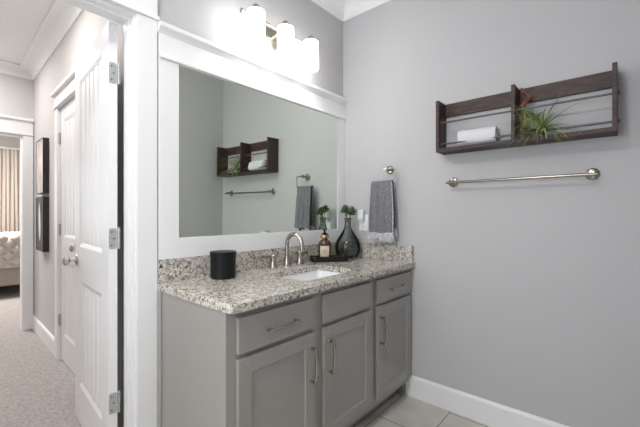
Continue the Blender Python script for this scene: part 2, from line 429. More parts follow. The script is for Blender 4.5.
# far hall door casing (hall local, wall face lx=0, outward -x)
bm = bmesh.new()
box(bm, -0.019, 0, DY0+0.006, DY0+0.096, 0.004, 2.045, 0.002); box(bm, -0.019, 0, DY1-0.096, DY1-0.006, 0.004, 2.045, 0.002)
box(bm, -0.030, 0, DY1-0.105, DY0+0.105, 2.045, 2.063, 0.003); box(bm, -0.021, 0, DY1-0.096, DY0+0.096, 2.063, 2.150, 0.002)
box(bm, -0.045, 0, DY1-0.12, DY0+0.12, 2.150, 2.175, 0.003)
box(bm, 0, 0.11, DY0, DY0+0.02, 0.004, 2.06); box(bm, 0, 0.11, DY1-0.02, DY1, 0.004, 2.06); box(bm, 0, 0.11, DY1, DY0, 2.04, 2.06)
hallobj(struct(fin('trim_7', bm, M['trim'], smooth=True), 'white casing of the closed hall door'))
# bedroom doorway casing
bm = bmesh.new(); b = casing(bm, 0, 0, 0, 3.0, 0, -1)
b(XE+0.004, -1.338, 0.019, 0.004, 1.985); b(-2.42, -2.332, 0.019, 0.004, 1.985)
b(-2.44, -1.336, 0.030, 1.985, 2.005, 0.003); b(-2.42, -1.338, 0.021, 2.005, 2.13); b(-2.44, -1.336, 0.042, 2.13, 2.155, 0.003)
box(bm, XE, XE+0.018, 3.0, 3.11, 0.004, 1.988); box(bm, -2.35, -2.332, 3.0, 3.11, 0.004, 1.988); box(bm, -2.332, XE, 3.0, 3.11, 1.97, 1.988)
struct(fin('trim_8', bm, M['trim'], smooth=True), 'white casing of the bedroom doorway')

# ---------------------------------------------------------------- plank panel doors
def panel_door(name, W, m, z0, z1, T=0.035, st=0.115, tp=(0.985+0.02, 1.935), bp=(0.225, 0.815)):
    """local: hinge edge at x=0, leaf along +x, faces at y=0 (front) and y=T; front is -y"""
    bm = bmesh.new()
    x0, x1 = st, W-st
    for (a, c_) in ((0, x0), (x1, W)): box(bm, a, c_, 0, T, z0, z1)
    for (a, c_) in ((z0, bp[0]), (bp[1], tp[0]), (tp[1], z1)): box(bm, x0, x1, 0, T, a, c_)
    for za, zb in (bp, tp):
        # moulded slope round each panel, both faces, then planked field
        for f, s in ((0.0, 1), (T, -1)):
            d = 0.007; i = 0.022
            o4 = [(x0, za), (x1, za), (x1, zb), (x0, zb)]
            i4 = [(x0+i, za+i), (x1-i, za+i), (x1-i, zb-i), (x0+i, zb-i)]
            vo = [bm.verts.new((x, f, z)) for x, z in o4]; vi = [bm.verts.new((x, f+s*d, z)) for x, z in i4]
            for k in range(4): bm.faces.new((vo[k], vo[(k+1)%4], vi[(k+1)%4], vi[k]))
            n = 5; xs = x0+i; pw = (x1-x0-2*i)/n; g = 0.024
            for k in range(n):
                a = xs+k*pw; e = a+pw
                pts = [(a, d), (e-g, d), (e-g/2, d+0.0095), (e, d)] if k < n-1 else [(a, d), (e, d)]
                for q in range(len(pts)-1):
                    (xa, ya), (xb, yb) = pts[q], pts[q+1]
                    bm.faces.new([bm.verts.new(v) for v in ((xa, f+s*ya, za+i), (xb, f+s*yb, za+i), (xb, f+s*yb, zb-i), (xa, f+s*ya, zb-i))])
    me = bpy.data.meshes.new(name)
    bm.to_mesh(me); bm.free(); me.materials.append(m)
    o = bpy.data.objects.new(name, me); COL.objects.link(o)
    return o
def hinge(parent, z, side):
    """leaf plate on the door's hinge edge (x=0 plane) and on the jamb, with knuckle; local to door"""
    bm = bmesh.new()
    h = 0.046
    # plate on edge with rounded corners
    vs = []
    for (cy, cz, a0) in ((0.029-0.006, h-0.008, 0), (0.0015+0.008, h-0.008, pi/2), (0.0015+0.008, -h+0.008, pi), (0.029-0.006, -h+0.008, 3*pi/2)):
        for k in range(5):
            a = a0 + k*pi/8
            vs.append((cy + 0.008*cos(a)*1, cz + 0.008*sin(a)))
    A = [bm.verts.new((-0.0005, y, z+zz)) for y, zz in vs]; B = [bm.verts.new((-0.0030, y, z+zz)) for y, zz in vs]
    n = len(vs); bm.faces.new(A); bm.faces.new(B)
    for i in range(n): bm.faces.new((A[i], A[(i+1)%n], B[(i+1)%n], B[i]))
    for k in range(5):
        a = z-h+k*2*h/5
        tube(bm, [(-0.004, 0.040, a+0.0008), (-0.004, 0.040, a+2*h/5-0.0008)], 0.0062, 12)
    tube(bm, [(-0.004, 0.040, z+h), (-0.004, 0.040, z+h+0.005)], 0.004, 10)
    hg = fin('hinge', bm, M['hinge'], parent, smooth=True); hg['label'] = 'satin steel hinge'
    bm = bmesh.new()
    for yy, zz in ((0.012, 0.03), (0.020, 0.0), (0.012, -0.03)):
        tube(bm, [(-0.0028, yy, z+zz), (-0.0037, yy, z+zz)], 0.0036, 10)
    fin('screw', bm, M['screw'], hg, smooth=True)
    return hg
def knob(parent, x, z, s=-1, T=0.0, m=None, nm='door_knob'):
    """s=-1: on the front face (y=0) pointing -y"""
    prof = [(0.0, 0), (0.032, 0), (0.032, 0.004), (0.028, 0.009), (0.012, 0.012), (0.0105, 0.030), (0.013, 0.036),
            (0.024, 0.042), (0.0285, 0.052), (0.027, 0.062), (0.019, 0.069), (0.0, 0.071)]
    k = LATHE(nm, m or M['chrome'], [(r, s*h) for r, h in prof], (x, T, z), parent, 28, 'Y'); k['label'] = 'round polished metal knob'
    return k
# open bathroom door: hinge corner (-1.560,.116), visible face towards -x
LE = panel_door('door_1', 0.708, M['door'], 0.014, 2.040)
struct(LE, 'white planked panel door standing open into the hall')
ang = math.atan2(0.9974, 0.0725)
# local +x -> along the leaf, local front (-y) must face world -x: mirror side, so flip with thickness to +x
LE.location = (-1.560, 0.118, 0)
LE.rotation_euler = (0, 0, ang)
# rotating by ~86 deg sends local +y to world -x, so the leaf is shifted to keep its visible face on the -x side
off = Matrix.Rotation(ang, 3, 'Z') @ Vector((0, -0.035, 0))
LE.location = Vector(LE.location) + off
for v in LE.data.vertices: pass
for hz in (1.816, 1.078, 0.345):
    hg = hinge(LE, hz, 1)
    # flip hinge in y so the knuckle is on the far face side (world +x)
    for o in (hg, *hg.children):
        for v in o.data.vertices: v.co.y = 0.035 - v.co.y
        o.data.flip_normals()
knob(LE, 0.648, 0.925, 1, 0.035); knob(LE, 0.648, 0.925, -1, 0.0)
lt = BOX('latch_plate', M['hinge'], 0.708, 0.7095, 0.005, 0.030, 0.897, 0.953, LE)

# closed far door in the hall wall
FD = panel_door('door_2', 0.68, M['door'], 0.02, 2.034)
struct(FD, 'white planked panel door closed beside the framed pictures')
R = Matrix.Rotation(HA, 3, 'Z')
FD.rotation_euler = (0, 0, HA - pi/2)
p = R @ Vector((0.004, DY0-0.004, 0)); FD.location = (-1.33+p.x, 3.0+p.y, 0)
# local front -y -> world: rotating by -90 sends -y to -x : faces the hall
for hz in (1.80, 1.06, 0.33):
    bm = bmesh.new()
    box(bm, -0.012, 0.016, -0.003, 0.0, hz-0.045, hz+0.045, 0.001)
    tube(bm, [(-0.002, -0.007, hz-0.045), (-0.002, -0.007, hz+0.045)], 0.007, 12)
    fin('hinge', bm, M['hinge'], FD, smooth=True)
knob(FD, 0.620, 0.955, -1, 0.0)

# ================================================================ VANITY
VX0, VX1 = -1.404, -0.002
YF = -0.547            # face frame front
CZ = 0.875
van = empty('vanity_cabinet', (-0.70, -0.27, 0))
tag(van, 'grey painted bathroom vanity cabinet with three doors under the granite top', 'cabinet')
def inv(o):
    o.parent = van; o.location = Vector(o.location) - Vector(van.location); return o
bays = [(-1.363, -0.956), (-0.891, -0.486), (-0.429, -0.019)]
bm = bmesh.new()
box(bm, VX0+0.001, VX0+0.018, YF+0.020, -0.001, 0.0, 0.842)                 # left side panel
box(bm, VX1-0.018, VX1, YF+0.020, -0.001, 0.0, 0.842)
box(bm, VX0+0.018, VX1-0.018, -0.012, -0.001, 0.10, 0.842)
box(bm, VX0+0.018, VX1-0.018, YF+0.02, -0.012, 0.10, 0.118)
inv(fin('body', bm, M['cab']))
bm = bmesh.new()
stl = [(VX0, bays[0][0]+0.012), (bays[0][1]-0.012, bays[1][0]+0.012), (bays[1][1]-0.012, bays[2][0]+0.012), (bays[2][1]-0.012, VX1)]
for a, c_ in stl: box(bm, a, c_, YF, YF+0.019, 0.10, 0.842, 0.001)
for i in range(3):
    a, c_ = stl[i][1], stl[i+1][0]
    for z0, z1 in ((0.10, 0.155), (0.652, 0.697), (0.80, 0.842)): box(bm, a, c_, YF+0.0005, YF+0.0185, z0, z1)
inv(fin('face_frame', bm, M['cab'], smooth=True))
inv(BOX('scribe_strip', M['cab'], VX0-0.006, VX0+0.0005, -0.058, -0.022, 0, 0.842, bev=0.001))
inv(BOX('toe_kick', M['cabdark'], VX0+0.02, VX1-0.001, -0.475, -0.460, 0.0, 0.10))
def shaker(name, x0, x1, z0, z1, flat=False):
    bm = bmesh.new(); yb, yf = YF-0.0005, YF-0.0195
    if flat:
        box(bm, x0, x1, yf, yb, z0, z1, 0.002)
    else:
        r = 0.058
        box(bm, x0, x0+r, yf, yb, z0, z1, 0.0015); box(bm, x1-r, x1, yf, yb, z0, z1, 0.0015)
        box(bm, x0+r, x1-r, yf, yb, z0, z0+r, 0.0015); box(bm, x0+r, x1-r, yf, yb, z1-r, z1, 0.0015)
        X0, X1, Z0, Z1 = x0+r, x1-r, z0+r, z1-r; d = 0.008; i = 0.009
        vo = [bm.verts.new((x, yf+0.0015, z)) for x, z in ((X0, Z0), (X1, Z0), (X1, Z1), (X0, Z1))]
        vi = [bm.verts.new((x, yf+d, z)) for x, z in ((X0+i, Z0+i), (X1-i, Z0+i), (X1-i, Z1-i), (X0+i, Z1-i))]
        for k in range(4): bm.faces.new((vo[k], vo[(k+1)%4], vi[(k+1)%4], vi[k]))
        bm.faces.new(vi)
        box(bm, X0-0.003, X1+0.003, yf+d+0.002, yb-0.002, Z0-0.003, Z1+0.003)
    return inv(fin(name, bm, M['cab'], smooth=True))
def pull(parent, c, L, vert):
    """arched bar pull with square-ish feet, c = centre on the door face"""
    bm = bmesh.new(); x, z = c; y = YF-0.0195; h = L/2
    def P_(t, o): return (x, y-o, z+t) if vert else (x+t, y-o, z)
    for s in (-1, 1):
        lathe(bm, [(0.0085, 0), (0.0085, -0.003), (0.0055, -0.006), (0.0050, -0.020), (0.0085, -0.023), (0.0085, -0.030), (0.004, -0.033)], P_(s*h, 0), 16, 'Y')
    pts = [P_(h*t, 0.027 + 0.010*(1-t*t)) for t in [i/10-1 for i in range(21)]]
    tube(bm, pts, [0.0060+0.0014*(1-abs(i/10-1)) for i in range(21)], 12)
    o = fin('handle', bm, M['nickel'], None, smooth=True)
    o.parent = parent; o.location = -(Vector(van.location)) - Vector((0, 0, 0)) - (Vector(parent.location))
    o.location = Vector((0, 0, 0)) if False else -Vector(van.location) - parent.location
    o['label'] = 'brushed nickel arched bar pull'
    return o
for i, (a, c_) in enumerate(bays):
    dr = shaker('drawer_front', a, c_, 0.684, 0.815, flat=True)
    dr['label'] = ['drawer front nearest the open door', 'plain false front below the sink', 'drawer front beside the wall'][i]
    dn = shaker('door', a, c_, 0.140, 0.664)
    if i != 1:
        o = pull(dr, ((a+c_)/2 - 0.004, 0.748), 0.150, False)
    hx = c_-0.030 if i == 0 else a+0.031
    pull(dn, (hx, 0.530), 0.145, True)
# fix handle locations: parts were modelled in world coordinates
for ch in list(van.children):
    for g in ch.children: g.location = (0, 0, 0)

# granite top with undermount opening
SX0, SX1, SY0, SY1 = -0.925, -0.500, -0.480, -0.190
def rrect(x0, x1, y0, y1, r, n=6, only=None):
    out = []
    for k, (cx, cy, a0) in enumerate(((x1-r, y1-r, 0), (x0+r, y1-r, pi/2), (x0+r, y0+r, pi), (x1-r, y0+r, 3*pi/2))):
        if only is not None and k not in only:
            out.append(((x1, x0, x0, x1)[k], (y1, y1, y0, y0)[k])); continue
        for i in range(n+1):
            a = a0 + i*pi/2/n; out.append((cx+r*cos(a), cy+r*sin(a)))
    return out
def slab_with_hole(name, outer, inner, z0, z1, m, parent):
    bm = bmesh.new(); es = []
    for loop in (outer, inner):
        vs = [bm.verts.new((x, y, z1)) for x, y in loop]
        es += [bm.edges.new((vs[i], vs[(i+1) % len(vs)])) for i in range(len(vs))]
    r = bmesh.ops.triangle_fill(bm, edges=es, use_beauty=True, use_dissolve=False)
    fs = [f for f in r['geom'] if isinstance(f, bmesh.types.BMFace)]
    top_edges = [e for e in bm.edges if len(e.link_faces) == 1]
    ex = bmesh.ops.extrude_face_region(bm, geom=fs, use_keep_orig=True)
    for v in ex['geom']:
        if isinstance(v, bmesh.types.BMVert): v.co.z = z0
    es = [e for e in bm.edges if len(e.link_faces) == 2 and all(abs(v.co.z-z1) < 1e-6 for v in e.verts) and e.calc_face_angle(0) > 1]
    bmesh.ops.bevel(bm, geom=es, offset=0.005, segments=3, affect='EDGES', profile=0.5)
    return fin(name, bm, m, parent, smooth=True)
top = empty('countertop', (-0.71, -0.29, 0.842))
tag(top, 'speckled grey and cream granite countertop with backsplash on the vanity', 'countertop')
def at(par, o): o.parent = par; o.location = -Vector(par.location); return o
at(top, slab_with_hole('slab', rrect(-1.408, -0.0005, -0.587, -0.0005, 0.030, 6, only=(2,)), rrect(SX0, SX1, SY0, SY1, 0.025), 0.843, CZ, M['granite'], None))
at(top, BOX('backsplash', M['granite'], -1.404, -0.0205, -0.0205, -0.0005, CZ+0.0002, 0.979, bev=0.002))
at(top, BOX('side_splash', M['granite'], -0.0205, -0.0005, -0.575, -0.0210, CZ+0.0002, 0.979, bev=0.002))

# sink basin
snk = empty('sink', ((SX0+SX1)/2, (SY0+SY1)/2, 0.70))
tag(snk, 'white rectangular undermount sink basin set in the granite top', 'sink')
bm = bmesh.new()
lo = []
levels = [(-0.022, 0.8425), (-0.022, 0.834), (0.0, 0.834), (0.006, 0.80), (0.012, 0.745), (0.030, 0.722), (0.075, 0.712), (0.13, 0.708)]
o_ = -0.006
outs = []
for ins, z in [(-0.024, 0.8425), (-0.004, 0.8425), (0.002, 0.80), (0.010, 0.74), (0.026, 0.715), (0.06, 0.704), (0.115, 0.700)]:
    r = max(0.012, 0.027-0.1*ins if ins < 0.1 else 0.02)
    outs.append([bm.verts.new((x, y, z)) for x, y in rrect(SX0+ins, SX1-ins, SY0+ins, SY1-ins, r)])
unders = []
for ins, z in [(-0.024, 0.830), (-0.016, 0.829), (-0.010, 0.74), (0.008, 0.700), (0.05, 0.690), (0.115, 0.688)]:
    r = max(0.012, 0.027-0.1*ins if ins < 0.1 else 0.02)
    unders.append([bm.verts.new((x, y, z)) for x, y in rrect(SX0+ins, SX1-ins, SY0+ins, SY1-ins, r)])
for seq in (outs, unders):
    for i in range(len(seq)-1):
        n = len(seq[i])
        for j in range(n): bm.faces.new((seq[i][j], seq[i][(j+1)%n], seq[i+1][(j+1)%n], seq[i+1][j]))
    bm.faces.new(seq[-1])
n = len(outs[0])
for j in range(n): bm.faces.new((outs[0][j], outs[0][(j+1)%n], unders[0][(j+1)%n], unders[0][j]))
at(snk, fin('basin', bm, M['porcelain'], smooth=True))
at(snk, LATHE('drain', M['nickel'], [(0.0, 0.7005), (0.022, 0.7005), (0.022, 0.703), (0.016, 0.7035), (0.014, 0.7015), (0, 0.7015)], ((SX0+SX1)/2, (SY0+SY1)/2, 0), None, 24))

# faucet
FX, FY = -0.655, -0.072
fau = empty('faucet', (FX, FY, CZ))
tag(fau, 'brushed nickel gooseneck faucet with two lever handles behind the sink', 'faucet')
LATHE('spout_base', M['nickel'], [(0.0, 0.0003), (0.027, 0.0003), (0.027, 0.004), (0.021, 0.009), (0.017, 0.020), (0.0145, 0.045), (0.0135, 0.06), (0.0, 0.06)], (0, 0, 0), fau, 28)
r = 0.062
pts = [(0, 0, 0.055), (0, 0, 0.09), (0, 0, 0.13)] + [(0, -r + r*cos(a), 0.130 + r*sin(a)) for a in [pi*i/16 for i in range(1, 17)]] + [(0, -2*r-0.001, 0.115), (0, -2*r-0.002, 0.098)]
TUBE('spout', M['nickel'], pts, [0.0125]*3 + [0.0120]*16 + [0.0118, 0.0125], fau, 18)
for s in (-1, 1):
    hb = LATHE('handle_base', M['nickel'], [(0.0, 0.0003), (0.024, 0.0003), (0.025, 0.004), (0.021, 0.012), (0.0165, 0.032), (0.0155, 0.050), (0.018, 0.056), (0.018, 0.074), (0.012, 0.080), (0, 0.081)], (s*0.11, 0, 0), fau, 26)
    TUBE('lever', M['nickel'], [(s*0.120, 0, 0.066), (s*0.14, 0.002, 0.067), (s*0.165, 0.004, 0.068), (s*0.184, 0.006, 0.069)], [0.009, 0.0078, 0.0072, 0.0078], fau, 12)

# ================================================================ MIRROR
mir = empty('vanity_mirror', (-0.70, 0, 0.98))
tag(mir, 'large framed mirror in wide white trim above the granite backsplash', 'mirror')
MX0, MX1, MZ0, MZ1 = -1.306, -0.088, 1.075, 1.897
at(mir, BOX('mirror_glass', M['mirror'], MX0-0.004, MX1+0.004, -0.0065, -0.0005, MZ0-0.004, MZ1+0.004))
at(mir, BOX('frame_side', M['trim'], -1.400, MX0, -0.020, -0.0005, 0.9795, 1.895, bev=0.0015))
at(mir, BOX('frame_side', M['trim'], MX1, -0.001, -0.020, -0.0005, 0.9795, 1.895, bev=0.0015))
at(mir, BOX('bottom_rail', M['trim'], MX0, MX1, -0.0195, -0.0005, 0.9795, MZ0, bev=0.0015))
bm = bmesh.new()
box(bm, -1.400, -0.001, -0.030, -0.0005, 1.895, 1.913, 0.004)
box(bm, -1.400, -0.001, -0.021, -0.0005, 1.913, 2.012, 0.001)
at(mir, fin('header', bm, M['trim'], smooth=True))
bm = bmesh.new()
prism(bm, [(0, 2.008), (0.023, 2.008), (0.030, 2.020), (0.042, 2.030), (0.045, 2.034), (0.045, 2.050), (0, 2.050)], (-1.404, -0.0005, 0), (-0.001, -0.0005, 0), (0, -1, 0))
at(mir, fin('cap_moulding', bm, M['trim'], smooth=True))
gl = [o for o in mir.children if o.name.startswith('mirror_glass')][0]
for v in gl.data.vertices:
    d = v.co.x+0.70; v.co.y += -d*math.tan(radians(0.33)) - (v.co.z-1.48)*math.tan(radians(0.42)) - 0.0072
bm = bmesh.new(); box(bm, -0.800, -0.765, -0.0220, -0.0070, 1.0755, 1.083, 0.002); box(bm, -0.792, -0.773, -0.0095, -0.0068, 1.0765, 1.090, 0.001)
c_ = at(mir, fin('clip', bm, M['plastic'], smooth=True)); c_['label'] = 'small white plastic mirror clip'

# ================================================================ VANITY LIGHT
LZ = 2.262
vl = empty('vanity_light', (-0.72, 0, 2.235))
tag(vl, 'lit three shade brushed nickel wall light above the mirror', 'wall light')
at(vl, BOX('backplate', M['nickel'], -0.778, -0.662, -0.022, -0.0005, 2.175, 2.290, bev=0.004))
at(vl, TUBE('arm', M['nickel'], [(-0.72, -0.020, 2.245), (-0.72, -0.05, 2.248), (-0.72, -0.082, LZ)], 0.009))
bm = bmesh.new(); tube(bm, [(-0.995, -0.082, LZ), (-0.445, -0.082, LZ)], 0.0085, 14)
for x in (-0.995, -0.445): lathe(bm, [(0.006, -0.004), (0.013, -0.002), (0.013, 0.006), (0.006, 0.008)], (x, -0.082, LZ), 16, 'X')
at(vl, fin('crossbar', bm, M['nickel'], smooth=True))
for x in (-0.937, -0.722, -0.505):
    bm = bmesh.new()
    tube(bm, [(x, -0.082, LZ), (x, -0.110, LZ+0.012), (x, -0.130, LZ+0.014)], 0.007, 12)
    lathe(bm, [(0.0, 0.022), (0.012, 0.022), (0.019, 0.014), (0.021, 0.0), (0.021, -0.012), (0.0, -0.012)], (x, -0.130, 2.2775), 24)
    h = at(vl, fin('shade_holder', bm, M['nickel'], smooth=True))
    bm = bmesh.new()
    pr_ = [(0.020, 2.264), (0.040, 2.264), (0.046, 2.260), (0.047, 2.252), (0.047, 2.10), (0.044, 2.090), (0.040, 2.092), (0.043, 2.104), (0.043, 2.243), (0.034, 2.256), (0.020, 2.257)]
    lathe(bm, pr_, (x, -0.130, 0), 36, closed=True)
    sh = at(vl, fin('glass_shade', bm, M['shade'], smooth=True)); sh['label'] = 'glowing frosted glass cylinder shade'

# ================================================================ THINGS ON THE COUNTER
can = empty('lidded_canister', (-1.131, -0.119, CZ+0.0005))
can.scale = (1.04, 1.04, 1.04)
tag(can, 'matt black round lidded canister on the granite near the doorway', 'canister')
LATHE('canister_body', M['black'], [(0.0, 0), (0.053, 0), (0.057, 0.003), (0.0585, 0.010), (0.0585, 0.100), (0.0565, 0.103), (0.0, 0.103)], (0, 0, 0), can, 48)
LATHE('lid', M['black'], [(0.0, 0.1033), (0.0600, 0.1033), (0.0605, 0.106), (0.0605, 0.122), (0.0585, 0.1245), (0.0, 0.126)], (0, 0, 0), can, 48)

# tray placed diagonally across the corner
TA = radians(-49.1)+radians(8)
tray = empty('tray', (-0.336, -0.139, CZ+0.0006), -radians(35))
bm = bmesh.new()
ol = rrect(-0.128, 0.128, -0.050, 0.050, 0.03, 6)
def ring(ins, z, r=0.03): return [bm.verts.new((x, y, z)) for x, y in rrect(-0.128+ins, 0.128-ins, -0.050+ins, 0.050-ins, max(0.012, r-ins), 6)]
seq = [ring(0.008, 0.0), ring(0.002, 0.004), ring(0, 0.032), ring(0.001, 0.035), ring(0.004, 0.035), ring(0.006, 0.032), ring(0.009, 0.008), ring(0.013, 0.006)]
for i in range(len(seq)-1):
    n = len(seq[i])
    for j in range(n): bm.faces.new((seq[i][j], seq[i][(j+1)%n], seq[i+1][(j+1)%n], seq[i+1][j]))
bm.faces.new(seq[0]); bm.faces.new(seq[-1])
to = fin('tray', bm, M['blacktray'], smooth=True); to.location = tray.location; to.rotation_euler = tray.rotation_euler
bpy.data.objects.remove(tray); to.name = 'tray'
tag(to, 'small black rectangular tray with raised rim on the granite countertop', 'tray')

bot = empty('soap_bottle', (-0.364, -0.124, CZ+0.0072))
bot.scale = (1.1, 1.1, 1.09)
tag(bot, 'amber glass soap bottle with cream label and golden collar on the black tray', 'bottle')
LATHE('bottle_body', M['amber'], [(0.0, 0), (0.034, 0), (0.038, 0.004), (0.039, 0.010), (0.039, 0.098), (0.036, 0.111), (0.026, 0.121), (0.017, 0.126), (0.016, 0.136), (0.0, 0.136)], (0, 0, 0), bot, 40)
bm = bmesh.new(); Rr = 0.0396
az0 = math.atan2(-1.593+0.124, -2.107+0.364)
cols = 16; vs = []
for i in range(cols+1):
    a = az0 + (i/cols-0.5)*1.45
    vs.append((bm.verts.new((Rr*cos(a), Rr*sin(a), 0.014)), bm.verts.new((Rr*cos(a), Rr*sin(a), 0.090))))
for i in range(cols): bm.faces.new((vs[i][0], vs[i+1][0], vs[i+1][1], vs[i][1]))
lb = fin('label', bm, M['label'], bot, smooth=True); lb['label'] = 'cream paper label with a round emblem'
sol = lb.modifiers.new('t', 'SOLIDIFY'); sol.thickness = 0.0006; sol.offset = 0
bm = bmesh.new()
def on_lab(u, v, r=0.0402):
    a = az0 + u/Rr; return Vector((r*cos(a), r*sin(a), v))
for cu, cv, rr, hw in ((0, 0.058, 0.0155, 0.0014), (0, 0.058, 0.0075, 0.0022)):
    k = 24; ins = [bm.verts.new(on_lab(cu+(rr-hw)*cos(2*pi*i/k), cv+(rr-hw)*sin(2*pi*i/k))) for i in range(k)]
    out = [bm.verts.new(on_lab(cu+rr*cos(2*pi*i/k), cv+rr*sin(2*pi*i/k))) for i in range(k)]
    for i in range(k): bm.faces.new((ins[i], ins[(i+1)%k], out[(i+1)%k], out[i]))
for v, hw in ((0.032, 0.016), (0.026, 0.012), (0.083, 0.014)):
    q = [bm.verts.new(on_lab(u, vv)) for u, vv in ((-hw, v), (hw, v), (hw, v+0.002), (-hw, v+0.002))]; bm.faces.new(q)
fin('emblem', bm, M['ink'], lb)
LATHE('collar', M['gold'], [(0.0, 0.137), (0.026, 0.137), (0.027, 0.140), (0.027, 0.150), (0.024, 0.154), (0.0, 0.154)], (0, 0, 0), bot, 30)
bm = bmesh.new(); lathe(bm, [(0.0, 0.154), (0.019, 0.154), (0.019, 0.160), (0.010, 0.166), (0.006, 0.168), (0.006, 0.180), (0.011, 0.181), (0.011, 0.187), (0.0, 0.188)], (0, 0, 0), 24)
tube(bm, [(0, 0, 0.183), (0.012, 0.014, 0.183), (0.018, 0.021, 0.178)], 0.004, 10)
fin('pump', bm, M['black'], bot, smooth=True)

vase = empty('glass_vase', (-0.118, -0.131, CZ+0.0005))
tag(vase, 'smoky grey glass bulb vase with a narrow neck behind the tray', 'vase')
prof = [(0.0, 0.0), (0.050, 0.0), (0.068, 0.010), (0.083, 0.035), (0.0885, 0.065), (0.087, 0.092), (0.078, 0.122), (0.062, 0.150), (0.044, 0.176), (0.030, 0.200), (0.0225, 0.225), (0.0200, 0.250), (0.0215, 0.272), (0.026, 0.281), (0.0265, 0.284), (0.024, 0.284)]
inner = [(r-0.003, max(0.005, h)) for r, h in prof[1:-2]][::-1]
bm = bmesh.new(); lathe(bm, prof + inner, (0, 0, 0), 48)
vg = fin('vase_glass', bm, M['smoke'], vase, smooth=True)
for v in vg.data.vertices: v.co.x *= 1.04; v.co.y *= 1.04

# leafy succulent stems in the vase
sp = empty('succulent_stems', (-0.118, -0.131, CZ+0.010))
tag(sp, 'short green succulent rosettes standing in the smoky glass vase', 'plant')
bm = bmesh.new()
tips = [(-0.030, 0.006, 0.315), (0.022, -0.020, 0.318), (0.004, 0.022, 0.330), (-0.004, -0.030, 0.300)]
for k, t in enumerate(tips):
    tube(bm, [(0.012*cos(k*1.6), 0.012*sin(k*1.6), 0.205), (0.011*cos(k*1.6), 0.011*sin(k*1.6), 0.235), (t[0]*0.3, t[1]*0.3, 0.266), t], [0.003, 0.003, 0.0032, 0.0035], 8)
fin('stem', bm, M['leafdark'], sp, smooth=True)
def leaf(bm, base, d, L, W, thick=0.25, curl=0.0):
    d = Vector(d).normalized(); side = d.cross(Vector((0, 0, 1)))
    if side.length < 0.05: side = Vector((1, 0, 0))
    side.normalize(); nrm = side.cross(d)
    prev = None; n = 8
    for i in range(6):
        t = i/5; w = W*max(0.06, sin(pi*min(1, 0.12+t*0.88))**0.75); c = Vector(base) + d*L*t + nrm*curl*L*t*t
        ringv = [bm.verts.new(c + side*w*cos(2*pi*j/n) + nrm*w*thick*sin(2*pi*j/n)) for j in range(n)]
        if prev:
            for j in range(n): bm.faces.new((prev[j], prev[(j+1)%n], ringv[(j+1)%n], ringv[j]))
        else: bm.faces.new(ringv)
        prev = ringv
    bm.faces.new(prev)
rnd = random.Random(3)
for t in tips:
    bm = bmesh.new()
    for i in range(26):
        a = i*2.4; el = radians(-20 + 95*i/25)
        d = (cos(a)*cos(el), sin(a)*cos(el), sin(el))
        leaf(bm, t, d, rnd.uniform(0.032, 0.046), 0.0085, 0.4, 0.15)
    fin('rosette', bm, M['leafdark'], sp, smooth=True)

# ================================================================ RIGHT WALL ITEMS
# outlet with a plug-in night light
ow = empty('wall_outlet', (0, -0.188, 1.125))
tag(ow, 'white duplex wall outlet plate between the vase and the hanging towel', 'outlet')
at(ow, BOX('cover_plate', M['plastic'], -0.006, -0.0004, -0.225, -0.151, 1.066, 1.182, bev=0.002))
for z in (1.098, 1.150):
    s_ = at(ow, BOX('socket', M['plastic'], -0.0078, -0.0062, -0.205, -0.171, z-0.015, z+0.015, bev=0.0008))
    if z < 1.12:
        bm = bmesh.new()
        for y in (-0.194, -0.182): box(bm, -0.0084, -0.0079, y-0.001, y+0.001, z-0.003, z+0.006)
        box(bm, -0.0084, -0.0079, -0.190, -0.186, z-0.010, z-0.007)
        o = fin('slots', bm, M['slot']); o.parent = s_
nl = empty('night_light', (-0.008, -0.176, 1.17))
tag(nl, 'white plug-in night light in the wall outlet above the vase', 'night light')
at(nl, BOX('night_light_body', M['plastic'], -0.040, -0.0082, -0.204, -0.156, 1.143, 1.218, bev=0.008, seg=3))
at(nl, BOX('night_light_base', M['plastic'], -0.028, -0.0082, -0.198, -0.162, 1.128, 1.1425, bev=0.003))

# towel ring: round flange, arm, open rectangular ring
def flange(bm, y, z, r=0.029, x=-0.0004):
    lathe(bm, [(0.0, x), (r, x), (r, x-0.004), (r*0.80, x-0.010), (r*0.30, x-0.012), (r*0.26, x-0.050), (0.0, x-0.050)], (0, y, z), 32, 'X')
RX = -0.062
tr = empty('towel_ring', (0, -0.40, 1.487))
tag(tr, 'brushed nickel square towel ring on the wall above the outlet', 'towel ring')
bm = bmesh.new(); flange(bm, -0.403, 1.487)
lathe(bm, [(0.0, -0.048), (0.012, -0.048), (0.012, -0.072), (0.0, -0.072)], (0, -0.403, 1.487), 20, 'X')
at(tr, fin('wall_flange', bm, M['bronze'], smooth=True))
pts = [(RX, -0.388, 1.487), (RX, -0.463, 1.487), (RX, -0.470, 1.484), (RX, -0.474, 1.476), (RX, -0.474, 1.402), (RX, -0.471, 1.395), (RX, -0.463, 1.391), (RX, -0.300, 1.391), (RX, -0.292, 1.394)]
at(tr, TUBE('ring_bar', M['bronze'], pts, 0.0054, n=12))

